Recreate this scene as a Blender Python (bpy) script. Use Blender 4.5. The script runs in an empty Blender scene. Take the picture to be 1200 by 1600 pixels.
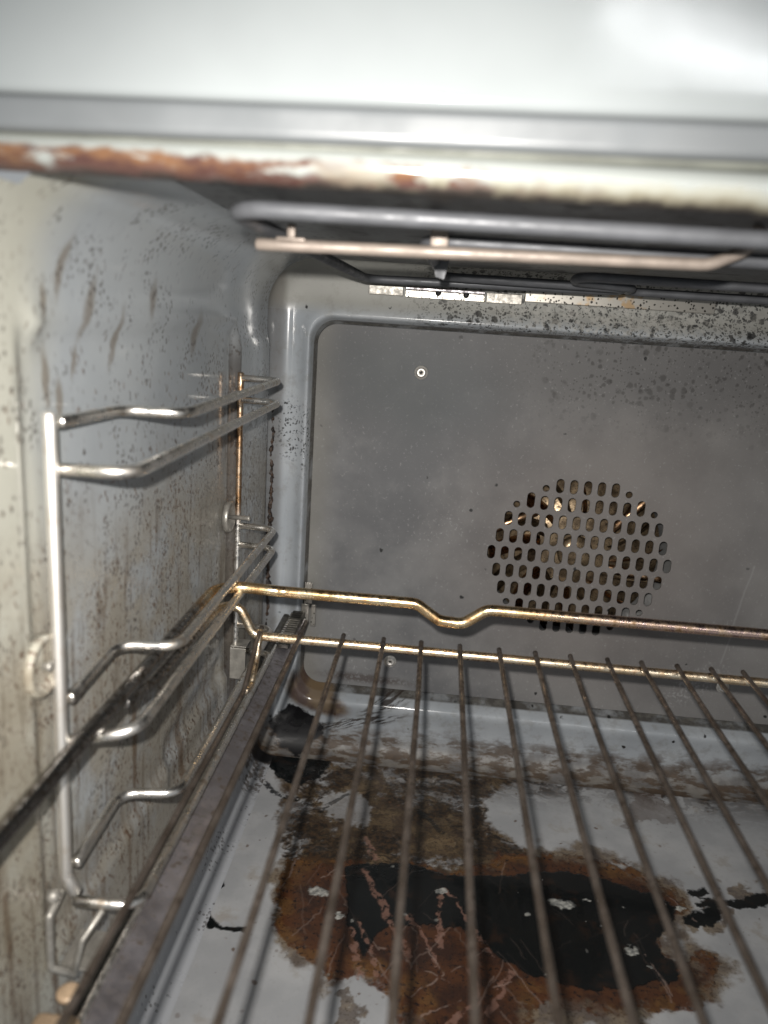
import bpy, bmesh, math, random
from mathutils import Vector, Matrix

random.seed(7)
S = bpy.context.scene
COL = S.collection

# ---------------------------------------------------------------- camera, light, exposure
cam_d = bpy.data.cameras.new('camera'); cam = bpy.data.objects.new('camera', cam_d); COL.objects.link(cam)
RX = Vector((0.99496086, 0.07584766, 0.06557449)); UP = Vector((-0.08188608, 0.23730114, 0.96797874)); FW = Vector((-0.05785802, 0.9684706, -0.24231621))
cam.matrix_world = Matrix(((RX.x, UP.x, -FW.x, 0), (RX.y, UP.y, -FW.y, 0), (RX.z, UP.z, -FW.z, 0), (0, 0, 0, 1)))
cam_d.sensor_fit = 'VERTICAL'; cam_d.sensor_height = 36; cam_d.sensor_width = 27; cam_d.lens = 27
cam_d.clip_start = 0.005; cam_d.clip_end = 50
cam_d.dof.use_dof = True; cam_d.dof.focus_distance = 0.44; cam_d.dof.aperture_fstop = 10
S.camera = cam

W = bpy.data.worlds.new('World'); S.world = W; W.use_nodes = True
W.node_tree.nodes['Background'].inputs[0].default_value = (0.93, 0.97, 1.0, 1)
W.node_tree.nodes['Background'].inputs[1].default_value = 0.36

def lamp(name, kind, loc, aim, energy, col):
    d = bpy.data.lights.new(name, kind); o = bpy.data.objects.new(name, d); COL.objects.link(o)
    o.location = loc; o.rotation_euler = (Vector(aim) - Vector(loc)).to_track_quat('-Z', 'Y').to_euler()
    d.energy = energy; d.color = col
    return d
fl = lamp('flash', 'SPOT', (-0.008, -0.003, 0.0128), (-0.008 + FW.x + .03, FW.y, 0.0128 + FW.z - .10), 7.7, (1.0, 0.955, 0.90))
fl.spot_size = math.radians(101); fl.spot_blend = 1.0; fl.shadow_soft_size = 0.0025
rm = lamp('room_lamp', 'AREA', (0.60, -1.75, 0.66), (0.05, 0.3, -0.05), 3.6, (0.97, 0.98, 1.0))
bpy.data.objects['room_lamp'].rotation_euler.rotate_axis('Z', math.radians(-20)); rm.shape = 'RECTANGLE'; rm.size = 0.55; rm.size_y = 0.05

S.view_settings.view_transform = 'Standard'; S.view_settings.look = 'None'
S.view_settings.exposure = 0.0; S.view_settings.gamma = 1.0; S.view_settings.use_curve_mapping = False
S.render.engine = 'CYCLES'

# ---------------------------------------------------------------- material helper
class Mat:
    def __init__(s, name, rough=.4, metal=0., spec=.5):
        s.m = bpy.data.materials.new(name); s.m.use_nodes = True
        s.t = s.m.node_tree; s.b = s.t.nodes['Principled BSDF']
        s.b.inputs['Metallic'].default_value = metal; s.b.inputs['Roughness'].default_value = rough
        s.b.inputs['Specular IOR Level'].default_value = spec
        s.pos = s.t.nodes.new('ShaderNodeNewGeometry').outputs['Position']
    def put(s, sock, v):
        if isinstance(v, bpy.types.NodeSocket): s.t.links.new(v, sock)
        elif hasattr(sock.default_value, '__len__'):
            if isinstance(v, (int, float)): v = (v,) * len(sock.default_value)
            v = tuple(v)
            if len(sock.default_value) == 4 and len(v) == 3: v = v + (1,)
            sock.default_value = v
        else: sock.default_value = v
    def math(s, op, a, b=0.0, clamp=False):
        n = s.t.nodes.new('ShaderNodeMath'); n.operation = op; n.use_clamp = clamp
        s.put(n.inputs[0], a); s.put(n.inputs[1], b); return n.outputs[0]
    def mul(s, a, b): return s.math('MULTIPLY', a, b)
    def add(s, a, b): return s.math('ADD', a, b)
    def mx(s, a, b): return s.math('MAXIMUM', a, b)
    def inv(s, a): return s.math('SUBTRACT', 1.0, a)
    def vec(s, op, a, b=(0, 0, 0)):
        n = s.t.nodes.new('ShaderNodeVectorMath'); n.operation = op
        s.put(n.inputs[0], a)
        if op == 'SCALE': s.put(n.inputs['Scale'], b)
        else: s.put(n.inputs[1], b)
        return n.outputs['Value'] if op in ('LENGTH', 'DISTANCE', 'DOT_PRODUCT') else n.outputs[0]
    def sep(s, v):
        n = s.t.nodes.new('ShaderNodeSeparateXYZ'); s.put(n.inputs[0], v); return n.outputs
    def comb(s, x, y, z):
        n = s.t.nodes.new('ShaderNodeCombineXYZ'); s.put(n.inputs[0], x); s.put(n.inputs[1], y); s.put(n.inputs[2], z); return n.outputs[0]
    def noise(s, scale, detail=4, rough=.55, vec=None, col=False, dist=0.0):
        n = s.t.nodes.new('ShaderNodeTexNoise'); s.put(n.inputs['Vector'], vec or s.pos)
        n.inputs['Scale'].default_value = scale; n.inputs['Detail'].default_value = detail
        n.inputs['Roughness'].default_value = rough; n.inputs['Distortion'].default_value = dist
        return n.outputs['Color' if col else 'Fac']
    def voro(s, scale, vec=None, out='Distance', rand=1.0):
        n = s.t.nodes.new('ShaderNodeTexVoronoi'); s.put(n.inputs['Vector'], vec or s.pos)
        n.inputs['Scale'].default_value = scale; n.inputs['Randomness'].default_value = rand
        return n.outputs[out]
    def step(s, v, lo, hi, a=0.0, b=1.0):            # smooth ramp a..b between lo and hi
        n = s.t.nodes.new('ShaderNodeMapRange'); n.interpolation_type = 'SMOOTHSTEP'
        s.put(n.inputs[0], v)
        if lo > hi: lo, hi, a, b = hi, lo, b, a
        n.inputs[1].default_value = lo; n.inputs[2].default_value = hi; n.inputs[3].default_value = a; n.inputs[4].default_value = b
        return n.outputs[0]
    def mix(s, f, a, b):
        n = s.t.nodes.new('ShaderNodeMix'); n.data_type = 'RGBA'
        s.put(n.inputs[0], f); s.put(n.inputs[6], a); s.put(n.inputs[7], b); return n.outputs[2]
    def map(s, v, loc=(0, 0, 0), rot=0., scale=(1, 1, 1), kind='TEXTURE'):
        n = s.t.nodes.new('ShaderNodeMapping'); n.vector_type = kind
        s.put(n.inputs[0], v); n.inputs[1].default_value = loc; n.inputs[2].default_value = (0, 0, rot); n.inputs[3].default_value = scale
        return n.outputs[0]
    def warp(s, v, *pairs):
        for sc, amp in pairs:
            c = s.vec('SUBTRACT', s.noise(sc, 4, .6, col=True), (.5, .5, .5))
            v = s.vec('ADD', v, s.vec('SCALE', c, amp))
        return v
    def blob(s, v, cx, cy, rx, ry, deg=0, soft=.12):
        d = s.vec('LENGTH', s.map(v, (cx, cy, 0), math.radians(deg), (rx, ry, 1e4)))
        return s.step(d, 1 + soft, 1 - soft)
    def line(s, v, a, b, w, soft=.35):
        dx, dy = b[0] - a[0], b[1] - a[1]; h = math.hypot(dx, dy) / 2
        o = s.sep(s.map(v, ((a[0] + b[0]) / 2, (a[1] + b[1]) / 2, 0), math.atan2(dy, dx)))
        ex = s.mx(s.math('SUBTRACT', s.math('ABSOLUTE', o[0]), h), 0.0)
        d = s.vec('LENGTH', s.comb(ex, o[1], 0.0))
        return s.step(d, w * (1 + soft), w * (1 - soft))
    def many(s, L):
        r = L[0]
        for x in L[1:]: r = s.mx(r, x)
        return r
    def bump(s, h, dist=.001, strength=.5):
        n = s.t.nodes.new('ShaderNodeBump'); s.put(n.inputs['Height'], h)
        n.inputs['Distance'].default_value = dist; n.inputs['Strength'].default_value = strength
        s.put(s.b.inputs['Normal'], n.outputs[0])
    def base(s, v): s.put(s.b.inputs['Base Color'], v); return s
    def rough(s, v): s.put(s.b.inputs['Roughness'], v); return s

def simple(name, col, rough, metal=0., var=.25, scale=60, bump=.0002, spec=.5):
    m = Mat(name, rough, metal, spec)
    n = m.noise(scale, 5)
    m.base(m.mix(m.step(n, .3, .7), [c * (1 - var) for c in col], [c * (1 + var) for c in col]))
    m.rough(m.step(m.noise(scale * 2.3, 4), .3, .7, rough * .8, min(1, rough * 1.25)))
    if bump: m.bump(n, bump, .4)
    return m.m

# --- side wall enamel: bluish grey with brown baked-on splashes and runs
def mat_wall():
    m = Mat('wall_enamel', .3); x, y, z = m.sep(m.pos)
    tone = m.noise(9, 5)
    col = m.mix(m.step(tone, .35, .65), (.30, .325, .345), (.385, .41, .425))
    front = m.step(m.add(y, m.mul(m.noise(30, 4), .02)), .232, .196)          # yellowed enamel by the opening
    col = m.mix(m.mul(front, .6), col, (.46, .44, .34))
    low = m.step(m.add(z, m.mul(m.noise(18, 4), .05)), -.02, -.075)           # greasy film lower down
    film = m.mul(low, m.step(m.noise(26, 6, .6), .30, .56))
    col = m.mix(m.mul(film, .72), col, (.255, .222, .165))
    # vertical runs
    sv = m.comb(m.mul(x, 1.0), m.mul(y, 230.0), m.mul(z, 26.0))
    runs = m.mul(m.mul(m.step(m.noise(1.0, 5, .6, sv), .53, .66), low), m.step(z, -.288, -.276))
    col = m.mix(m.mul(runs, .48), col, (.085, .055, .03))
    sv2 = m.comb(0.0, m.mul(y, 95.0), m.mul(z, 11.0))
    runs2 = m.mul(m.step(m.noise(1.0, 4, .5, sv2), .54, .66), m.mul(m.step(z, -.09, -.16), m.step(z, -.288, -.276)))
    col = m.mix(m.mul(runs2, .7), col, (.10, .06, .028))
    col = m.mix(m.step(z, -.282, -.292), col, (.40, .415, .44))
    # elongated splash specks
    wv = m.warp(m.pos, (70, .006), (260, .0035))
    wz = m.sep(wv)
    tilt = m.comb(0.0, m.add(wz[1], m.mul(wz[2], .22)), m.mul(wz[2], .62))
    dens = m.step(m.noise(16, 3), .30, .62)
    d1 = m.voro(330, tilt); r1 = m.sep(m.voro(330, tilt, 'Color'))
    sp = m.mul(m.step(d1, .30, .17), m.step(m.add(r1[0], m.mul(m.mul(dens, m.step(y, .2, .30, .5, 1.0)), .15)), .945, .99))
    sp = m.mul(sp, m.step(m.noise(30, 3), .42, .6, .3, 1.0))
    d2 = m.voro(470, tilt); r2 = m.sep(m.voro(470, tilt, 'Color'))
    sp2 = m.mul(m.step(d2, .40, .22), m.step(m.add(r2[0], m.mul(m.add(m.mul(dens, .45), m.mul(low, 2.2)), .24)), .86, 1.0))
    d3 = m.voro(900, tilt); r3 = m.sep(m.voro(900, tilt, 'Color'))
    sp2 = m.mx(sp2, m.mul(m.mul(m.step(d3, .42, .22), m.step(m.add(r3[0], m.mul(dens, .3)), .74, .90)), low))
    spk = m.mul(m.mx(sp, sp2), m.step(z, -.29, -.28))
    clus = m.step(m.noise(34, 4, .6), .38, .58, .40, 1.0)
    spk = m.mul(m.mul(spk, clus), m.step(z, .005, -.04, .35, 1.0))
    col = m.mix(m.mul(spk, .85), col, m.mix(m.mx(m.mul(low, .75), r1[1]), (.05, .048, .046), (.105, .056, .028)))
    # larger brown smears high on the wall by the opening
    yz = m.comb(y, z, 0.0); yw = m.warp(yz, (90, .006))
    sm = m.many([m.blob(yw, .2085, -.022, .0022, .0075, 4, .5), m.blob(yw, .2165, -.0285, .0018, .006, 0, .5), m.blob(yw, .214, .008, .002, .008, -12, .6),
                 m.blob(yw, .232, -.002, .0025, .009, -22, .6), m.blob(yw, .204, -.002, .0015, .005, 0, .5), m.blob(yw, .226, -.018, .0014, .005, -18, .6),
                 m.blob(yw, .285, .002, .003, .006, -14, .7), m.blob(yw, .34, -.012, .004, .008, -20, .7), m.blob(yw, .255, -.012, .002, .009, -20, .6)])
    col = m.mix(m.mul(sm, .62), col, (.13, .095, .055))
    # dark strip along the rear step; burnt grease in the rear corner seam
    rs = m.sep(m.warp(m.pos, (120, .004)))
    seam = m.mul(m.step(m.math('ABSOLUTE', m.math('SUBTRACT', rs[1], .4010)), .0062, .0036), m.mul(m.step(z, .0, -.03), m.step(z, -.268, -.255)))
    seam = m.mul(seam, m.step(m.noise(70, 4), .28, .40, .35, 1.0))
    col = m.mix(m.mul(seam, .8), col, (.045, .036, .03))
    crust = m.mul(m.step(rs[1], .4745, .4785), m.step(m.add(z, m.mul(m.noise(50), .02)), -.045, -.06))
    cn = m.step(m.noise(240, 5, .65), .40, .56)
    crust = m.mul(crust, m.step(cn, .1, .5))
    rearsp = m.mul(m.step(m.voro(420), .42, .25), m.step(m.add(m.noise(60, 3), m.step(y, .42, .49, 0, .12)), .52, .60))
    col = m.mix(m.mul(rearsp, .6), col, (.05, .04, .035))
    col = m.mix(crust, col, m.mix(m.noise(400, 2), (.012, .008, .006), (.09, .04, .02)))
    # scorched black and brown at the foot of the rear corner
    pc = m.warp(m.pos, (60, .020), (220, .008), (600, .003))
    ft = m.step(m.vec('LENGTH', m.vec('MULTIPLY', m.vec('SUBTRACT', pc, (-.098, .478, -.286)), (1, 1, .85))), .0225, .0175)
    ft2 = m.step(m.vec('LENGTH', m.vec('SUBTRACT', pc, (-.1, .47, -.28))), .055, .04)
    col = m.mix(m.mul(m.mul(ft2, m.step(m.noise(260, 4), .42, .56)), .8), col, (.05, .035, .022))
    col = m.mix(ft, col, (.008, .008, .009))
    m.base(col)
    m.rough(m.step(m.add(m.mul(film, .6), m.add(spk, m.mul(m.noise(40), .4))), .1, 1.5, .09, .5))
    h = m.add(m.mul(m.noise(18, 3), .4), m.add(m.mul(m.noise(420, 3), .08), m.add(m.mul(spk, .3), m.mul(m.mul(crust, cn), 2.5))))
    m.bump(h, .0007, .5)
    return m.m

# --- floor: pale grey enamel with a glossy black and brown burnt pool. The outlines of the burnt-on dirt (metres on the
#     floor) are turned into per-vertex masks of a dense floor mesh; the material mixes its dirt from them.
import numpy as np
DIRT = {
    'black': [(-0.0303, 0.3710), (-0.0180, 0.3756), (0.0057, 0.3772), (0.0203, 0.3743), (0.0348, 0.3734), (0.0471, 0.3759), (0.0637, 0.3769), (0.0752, 0.3835), (0.0949, 0.3860), (0.1127, 0.3841), (0.1294, 0.3784), (0.1441, 0.3723), (0.1513, 0.3671), (0.1492, 0.3575), (0.1374, 0.3446), (0.1351, 0.3338), (0.1418, 0.3272), (0.1396, 0.3176), (0.1241, 0.3110), (0.1052, 0.3055), (0.0903, 0.3063), (0.0691, 0.3080), (0.0595, 0.3131), (0.0509, 0.3180), (0.0435, 0.3275), (0.0382, 0.3343), (0.0165, 0.3319), (-0.0022, 0.3309), (-0.0062, 0.3243), (-0.0109, 0.3146), (-0.0130, 0.3072), (-0.0186, 0.3183), (-0.0236, 0.3303), (-0.0265, 0.3433), (-0.0300, 0.3597)],
    'brown': [(-0.0648, 0.3714), (-0.0638, 0.3442), (-0.0600, 0.3205), (-0.0517, 0.3131), (-0.0425, 0.3061), (-0.0336, 0.2997), (-0.0303, 0.2939), (-0.0178, 0.2957), (-0.0125, 0.2936), (-0.0011, 0.2892), (0.0016, 0.2837), (0.0059, 0.2748), (0.0125, 0.2519), (0.0616, 0.2583), (0.0648, 0.2828), (0.0671, 0.2925), (0.0797, 0.2932), (0.0938, 0.2911), (0.1102, 0.2923), (0.1290, 0.2973), (0.1472, 0.3053), (0.1599, 0.3209), (0.1618, 0.3341), (0.1577, 0.3379), (0.1487, 0.3306), (0.1426, 0.3281), (0.1354, 0.3339), (0.1380, 0.3448), (0.1492, 0.3575), (0.1568, 0.3660), (0.1490, 0.3856), (0.1365, 0.3947), (0.1199, 0.3965), (0.1028, 0.3965), (0.0909, 0.3991), (0.0794, 0.3972), (0.0656, 0.3990), (0.0507, 0.3882), (0.0305, 0.3769), (0.0056, 0.3783), (-0.0236, 0.3763), (-0.0460, 0.3782)],
    'film': [(-0.0645, 0.3698), (-0.0724, 0.3939), (-0.0781, 0.4247), (-0.0872, 0.4480), (-0.0818, 0.4643), (-0.0622, 0.4801), (-0.0368, 0.4975), (-0.0005, 0.5178), (0.0379, 0.5251), (0.0714, 0.5223), (0.0888, 0.5079), (0.0816, 0.4820), (0.0579, 0.4589), (0.0465, 0.4393), (0.0556, 0.4213), (0.0666, 0.4108), (0.0768, 0.3979), (0.0275, 0.3712), (-0.0257, 0.3629)],
    'patch1': [(-0.0556, 0.4307), (-0.0472, 0.4384), (-0.0305, 0.4399), (-0.0209, 0.4265), (-0.0273, 0.4106), (-0.0433, 0.4110), (-0.0501, 0.4163)],
    'patch2': [(-0.0544, 0.4899), (-0.0382, 0.5106), (-0.0234, 0.5044), (-0.0231, 0.4750), (-0.0402, 0.4679), (-0.0525, 0.4697)],
    'spill': [(0.1341, 0.4389), (0.1466, 0.4496), (0.1566, 0.4652), (0.1554, 0.4782), (0.1679, 0.4934), (0.1783, 0.4993), (0.1889, 0.4972), (0.1800, 0.4765), (0.1698, 0.4675), (0.1797, 0.4607), (0.1800, 0.4519), (0.1664, 0.4398), (0.1623, 0.4469), (0.1458, 0.4376)],
    'spill2': [(0.1186, 0.4926), (0.1310, 0.4988), (0.1354, 0.4916), (0.1295, 0.4789), (0.1178, 0.4746)],
    'corner': [(-0.0828, 0.5459), (-0.0699, 0.5453), (-0.0676, 0.5143), (-0.0650, 0.4922), (-0.0571, 0.4827), (-0.0532, 0.4656), (-0.0586, 0.4524), (-0.0691, 0.4431), (-0.0787, 0.4444), (-0.0883, 0.4531), (-0.0972, 0.4615), (-0.1008, 0.4729), (-0.0959, 0.4839), (-0.0852, 0.4955), (-0.0800, 0.5027), (-0.0871, 0.5200)],
    'chain': [(0.1622, 0.3795), (0.1732, 0.3863), (0.1760, 0.3816), (0.1696, 0.3771), (0.1763, 0.3743), (0.1883, 0.3785), (0.2014, 0.3855), (0.2214, 0.3912), (0.2165, 0.3794), (0.1937, 0.3745), (0.1786, 0.3708), (0.1744, 0.3635), (0.1670, 0.3565), (0.1593, 0.3531), (0.1541, 0.3559), (0.1544, 0.3615), (0.1630, 0.3651), (0.1717, 0.3688), (0.1638, 0.3676), (0.1650, 0.3716), (0.1712, 0.3744), (0.1648, 0.3764)],
    'chbr': [(0.1799, 0.3797), (0.2018, 0.3959), (0.2274, 0.4053), (0.2137, 0.3727), (0.1955, 0.3700), (0.1783, 0.3651), (0.1707, 0.3526), (0.1618, 0.3457), (0.1540, 0.3524), (0.1516, 0.3610)],
    'brsm': [(-0.0266, 0.2870), (-0.0216, 0.2894), (-0.0193, 0.2829), (-0.0134, 0.2827), (-0.0093, 0.2853), (-0.0096, 0.2798), (-0.0163, 0.2776), (-0.0123, 0.2723), (-0.0110, 0.2602), (-0.0217, 0.2588)],
    'd': [[(-0.1077, 0.4573), (-0.0936, 0.4417), (-0.0835, 0.4307), (-0.0693, 0.4263)], [(-0.1090, 0.3575), (-0.1036, 0.3517), (-0.0978, 0.3476)], [(-0.1060, 0.3349), (-0.0987, 0.3278), (-0.0936, 0.3220), (-0.0864, 0.3166), (-0.0736, 0.3173)], [(-0.1065, 0.3179), (-0.1006, 0.3129), (-0.0959, 0.3123)], [(-0.0534, 0.4170), (-0.0475, 0.4266), (-0.0355, 0.4390)], [(0.0096, 0.4277), (0.0238, 0.4098)]],
    'scr': [[(-0.0199, 0.3690), (-0.0104, 0.3505), (-0.0046, 0.3375)], [(-0.0046, 0.3375), (0.0033, 0.3216), (0.0085, 0.3123)], [(-0.0230, 0.3260), (-0.0177, 0.3105), (-0.0135, 0.2978)], [(-0.0187, 0.3310), (-0.0124, 0.3172), (-0.0062, 0.3007)], [(0.0240, 0.3606), (0.0220, 0.3415), (0.0241, 0.3205)], [(0.0240, 0.3606), (0.0342, 0.3479), (0.0420, 0.3314), (0.0493, 0.3182)], [(0.0073, 0.3393), (0.0160, 0.3255), (0.0211, 0.3083)], [(0.0580, 0.3098), (0.0526, 0.2981), (0.0443, 0.2833)], [(-0.0221, 0.3975), (-0.0137, 0.3806)], [(0.0380, 0.3069), (0.0403, 0.2894), (0.0271, 0.2777)]],
    'thin': [[(-0.0075, 0.3159), (0.0272, 0.3017)], [(0.0077, 0.3306), (0.0302, 0.3003)], [(0.0096, 0.2886), (0.0465, 0.3238)], [(0.0128, 0.2790), (0.0577, 0.3060)], [(-0.0287, 0.3728), (-0.0423, 0.3593)], [(0.1272, 0.3315), (0.1326, 0.3057)], [(0.1373, 0.3938), (0.1607, 0.3578)], [(-0.0592, 0.3788), (-0.0629, 0.3201)]],
}
def vnoise(x, y, scale, seed=0, octs=4, rough=.55):
    rng = np.random.RandomState(seed); tot = 0; amp = 1.; sm = 0
    for o in range(octs):
        g = rng.rand(128, 128); ca, sa = math.cos(.6 + 1.1 * o + seed), math.sin(.6 + 1.1 * o + seed); u = (x * ca - y * sa) * scale + 57.3; v = (x * sa + y * ca) * scale + 31.7
        i = np.floor(u).astype(int); j = np.floor(v).astype(int); fu = u - i; fv = v - j
        fu = fu * fu * (3 - 2 * fu); fv = fv * fv * (3 - 2 * fv); i0 = i % 128; i1 = (i + 1) % 128; j0 = j % 128; j1 = (j + 1) % 128
        tot = tot + amp * ((g[i0, j0] * (1 - fu) + g[i1, j0] * fu) * (1 - fv) + (g[i0, j1] * (1 - fu) + g[i1, j1] * fu) * fv)
        sm += amp; amp *= rough; scale *= 2.03
    return tot / sm
def seg_d(x, y, a, b):
    dx, dy = b[0] - a[0], b[1] - a[1]; L = dx * dx + dy * dy + 1e-12
    t = np.clip(((x - a[0]) * dx + (y - a[1]) * dy) / L, 0, 1)
    return np.hypot(x - a[0] - t * dx, y - a[1] - t * dy)
def poly_sd(x, y, P):
    d = np.full(x.shape, 9.); ins = np.zeros(x.shape, bool)
    for a, b in zip(P, P[1:] + P[:1]):
        d = np.minimum(d, seg_d(x, y, a, b))
        if a[1] != b[1]: ins ^= ((a[1] > y) != (b[1] > y)) & (x < (b[0] - a[0]) * (y - a[1]) / (b[1] - a[1]) + a[0])
    return np.where(ins, d, -d)
def nst(v, lo, hi):
    t = np.clip((v - lo) / (hi - lo), 0, 1); return t * t * (3 - 2 * t)
def floor_masks(x, y):
    def wp(*ps):
        X, Y = x.copy(), y.copy()
        for k, (sc, am) in enumerate(ps):
            X = X + (vnoise(x, y, sc, 11 + k, 3) - .5) * 2 * am; Y = Y + (vnoise(x, y, sc, 51 + k, 3) - .5) * 2 * am
        return X, Y
    W1 = wp((45, .0055), (130, .0042), (420, .0028)); W2 = wp((70, .0030), (220, .0020), (600, .0010)); W3 = wp((90, .0022), (400, .0007))
    nL = vnoise(x, y, 32, 1); nM = vnoise(x, y, 95, 2, 5); nF = vnoise(x, y, 330, 3, 4, .65)
    pm = lambda W, n, s=.0007: nst(poly_sd(W[0], W[1], DIRT[n]), -s, s)
    black = pm(W2, 'black'); brown = pm(W1, 'brown', .0016); film = pm(W1, 'film', .003)
    patch = np.maximum(pm(W1, 'patch1', .0015), pm(W1, 'patch2', .0015))
    # brown film thins out into islands
    sb = poly_sd(W1[0], W1[1], DIRT['brown']); halo = nst(sb + (nM - .5) * .020 + (nL - .5) * .03, -.008, .002) * .85
    fm = np.maximum(film * nst(nL * .5 + nM * .3 + nF * .2, .36, .48) * (1 - .8 * patch), halo)
    fm = np.maximum(fm, .75 * pm(W1, 'brsm')); fm = np.maximum(fm, pm(W1, 'chbr', .0015) * nst(nM, .42, .52) * .8)
    # smeared dark residue, wiped sideways
    sX, sY = x + (nL - .5) * .03, y + (nM - .5) * .012 + (nL - .5) * .03
    aX, aY = wp((25, .012), (80, .007), (260, .003)); aX = aX * .88 + aY * .30; aY = aY * .95 - aX * .18
    st = vnoise(aX * .45, aY, 190, 5, 5, .68); st2 = vnoise(aX, aY, 75, 6, 5, .65)
    zone = np.maximum(film * (1 - .7 * patch), np.exp(-((y - .474) / .020) ** 2) * nst(x, -.09, -.06) * .85)
    zone = zone * (.62 + .6 * nst(vnoise(x, y, 24, 8, 3), .36, .60))
    bl = nst(vnoise(aX * .8, aY, 48, 31, 6, .62) * .72 + vnoise(aX, aY, 300, 32, 3) * .28, .415, .51)
    ln = nst(1 - np.abs(2 * vnoise(aX * .55, aY, 70, 33, 4, .5) - 1), .90, .965); ln2 = nst(1 - np.abs(2 * vnoise(aX * .5, aY, 160, 34, 3, .5) - 1), .88, .96)
    sp_ = nst(vnoise(aX * .6, aY, 420, 35, 3, .6), .56, .64)
    rear = np.clip(zone, 0, 1) * np.maximum.reduce([bl * (.55 + .6 * nst(st, .4, .6)), ln * .9, ln2 * .7 * nst(st2, .42, .55), sp_ * nst(st2, .40, .52) * .9])
    rear = np.clip(rear, 0, 1)
    brown = brown * (1 - .55 * nst(nM * .6 + nF * .4, .50, .62) * (1 - nst(sb, .002, .010)))
    dr = np.zeros(x.shape)
    for L, w, k_ in zip(DIRT['d'], (.0023, .0010, .0015, .0011, .0015, .0020), (.9, 1, 1, 1, .7, .7)):
        for a, b in zip(L, L[1:]): dr = np.maximum(dr, k_ * nst(seg_d(W3[0], W3[1], a, b), w * 1.25, w * (.35 + .5 * nM)) * (nst(nF, .30, .45) if k_ < 1 else 1))
    for c, r in (((-.0958, .3455), .0030), ((-.0962, .3120), .0018), ((-.0915, .3185), .0022)):
        dr = np.maximum(dr, nst(np.hypot(W3[0] - c[0], (W3[1] - c[1]) * .7), r * 1.15, r * .85))
    blk = np.maximum.reduce([black, dr, pm(W2, 'corner'), pm(W2, 'chain')])
    spill = np.maximum(pm(W1, 'spill'), pm(W1, 'spill2')) * (.75 + .5 * (nM - .5))
    sc = np.zeros(x.shape); W5 = wp((110, .0025), (420, .0016))
    for L, w in zip(DIRT['scr'], (.0021, .0015, .0011, .0013, .0010, .0008, .0012, .0020, .0020, .0016)):
        for a, b in zip(L, L[1:]): sc = np.maximum(sc, nst(seg_d(W5[0], W5[1], a, b), w * 1.3, w * .6))
    sc = sc * nst(vnoise(x, y, 420, 9, 3), .26, .56) * .85
    th = np.zeros(x.shape)
    for L in DIRT['thin']:
        for a, b in zip(L, L[1:]): th = np.maximum(th, nst(seg_d(W3[0], W3[1], a, b), .0007, .0001))
    th = th * nst(vnoise(x, y, 200, 10, 3), .42, .58) * .4
    rg = np.random.RandomState(12); inb = np.clip(brown - .8 * black, 0, 1)
    for k in range(46):
        cx, cy = rg.uniform(-.06, .13), rg.uniform(.28, .375); an = rg.choice([-1.15, -.85, .75, 1.2]) + rg.uniform(-.25, .25); ln_ = rg.uniform(.004, .018)
        d_ = (math.cos(an) * ln_, math.sin(an) * ln_)
        m_ = (np.abs(x - cx) < .024) & (np.abs(y - cy) < .024)
        v = nst(seg_d(W3[0][m_], W3[1][m_], (cx - d_[0], cy - d_[1]), (cx + d_[0], cy + d_[1])), .00065, .0001) * rg.uniform(.08, .32)
        th[m_] = np.maximum(th[m_], v * inb[m_])
    fk = np.zeros(x.shape)
    for (c, r, e) in (((.0895, .3600), .0062, .62), ((.1035, .3645), .0030, .35), ((.1115, .3660), .0022, .5), ((.0235, .3585), .0022, 1.), ((.1205, .333), .0042, .6), ((.1265, .3235), .0017, .35), ((-.043, .349), .0055, .6), ((-.029, .3345), .002, 1.), ((.155, .366), .0024, .7)):
        fk = np.maximum(fk, nst(np.hypot(W5[0] - c[0], (W5[1] - c[1]) / e), r * 1.15, r * .8))
    rng = np.random.RandomState(4); spk = np.zeros(x.shape); dot = np.zeros(x.shape)
    for k in range(520):
        cx, cy = rng.uniform(-.095, .22), rng.uniform(.25, .474); r = .0003 + .0011 * rng.rand() ** 4; e = rng.uniform(.6, 1.6)
        s_ = (np.abs(x - cx) < .004) & (np.abs(y - cy) < .004)
        v = nst(np.hypot((W3[0][s_] - cx) * e, W3[1][s_] - cy), r * 1.3, r * .7)
        if k % 3 == 0: dot[s_] = np.maximum(dot[s_], v)
        else: spk[s_] = np.maximum(spk[s_], v * rng.uniform(.4, 1))
    fk = np.maximum(fk, dot * black * nst(vnoise(x, y, 40, 21, 2), .45, .55) * .8)
    thin_ = 1 - nst(sb + (nM - .5) * .02 + (nL - .5) * .03, .001, .017)
    edge = nst(np.abs(poly_sd(W1[0], W1[1], DIRT['brown'])), .0022, .0004) * .6        # darker dried rim
    return dict(black=blk, brown=brown, film=np.clip(fm, 0, 1), rear=rear, spill=np.clip(spill, 0, 1), scratch=sc, thin=th, flake=fk, speck=spk, rim=edge * brown * nst(nM, .4, .6), amber=np.clip(thin_, 0, 1))

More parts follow.
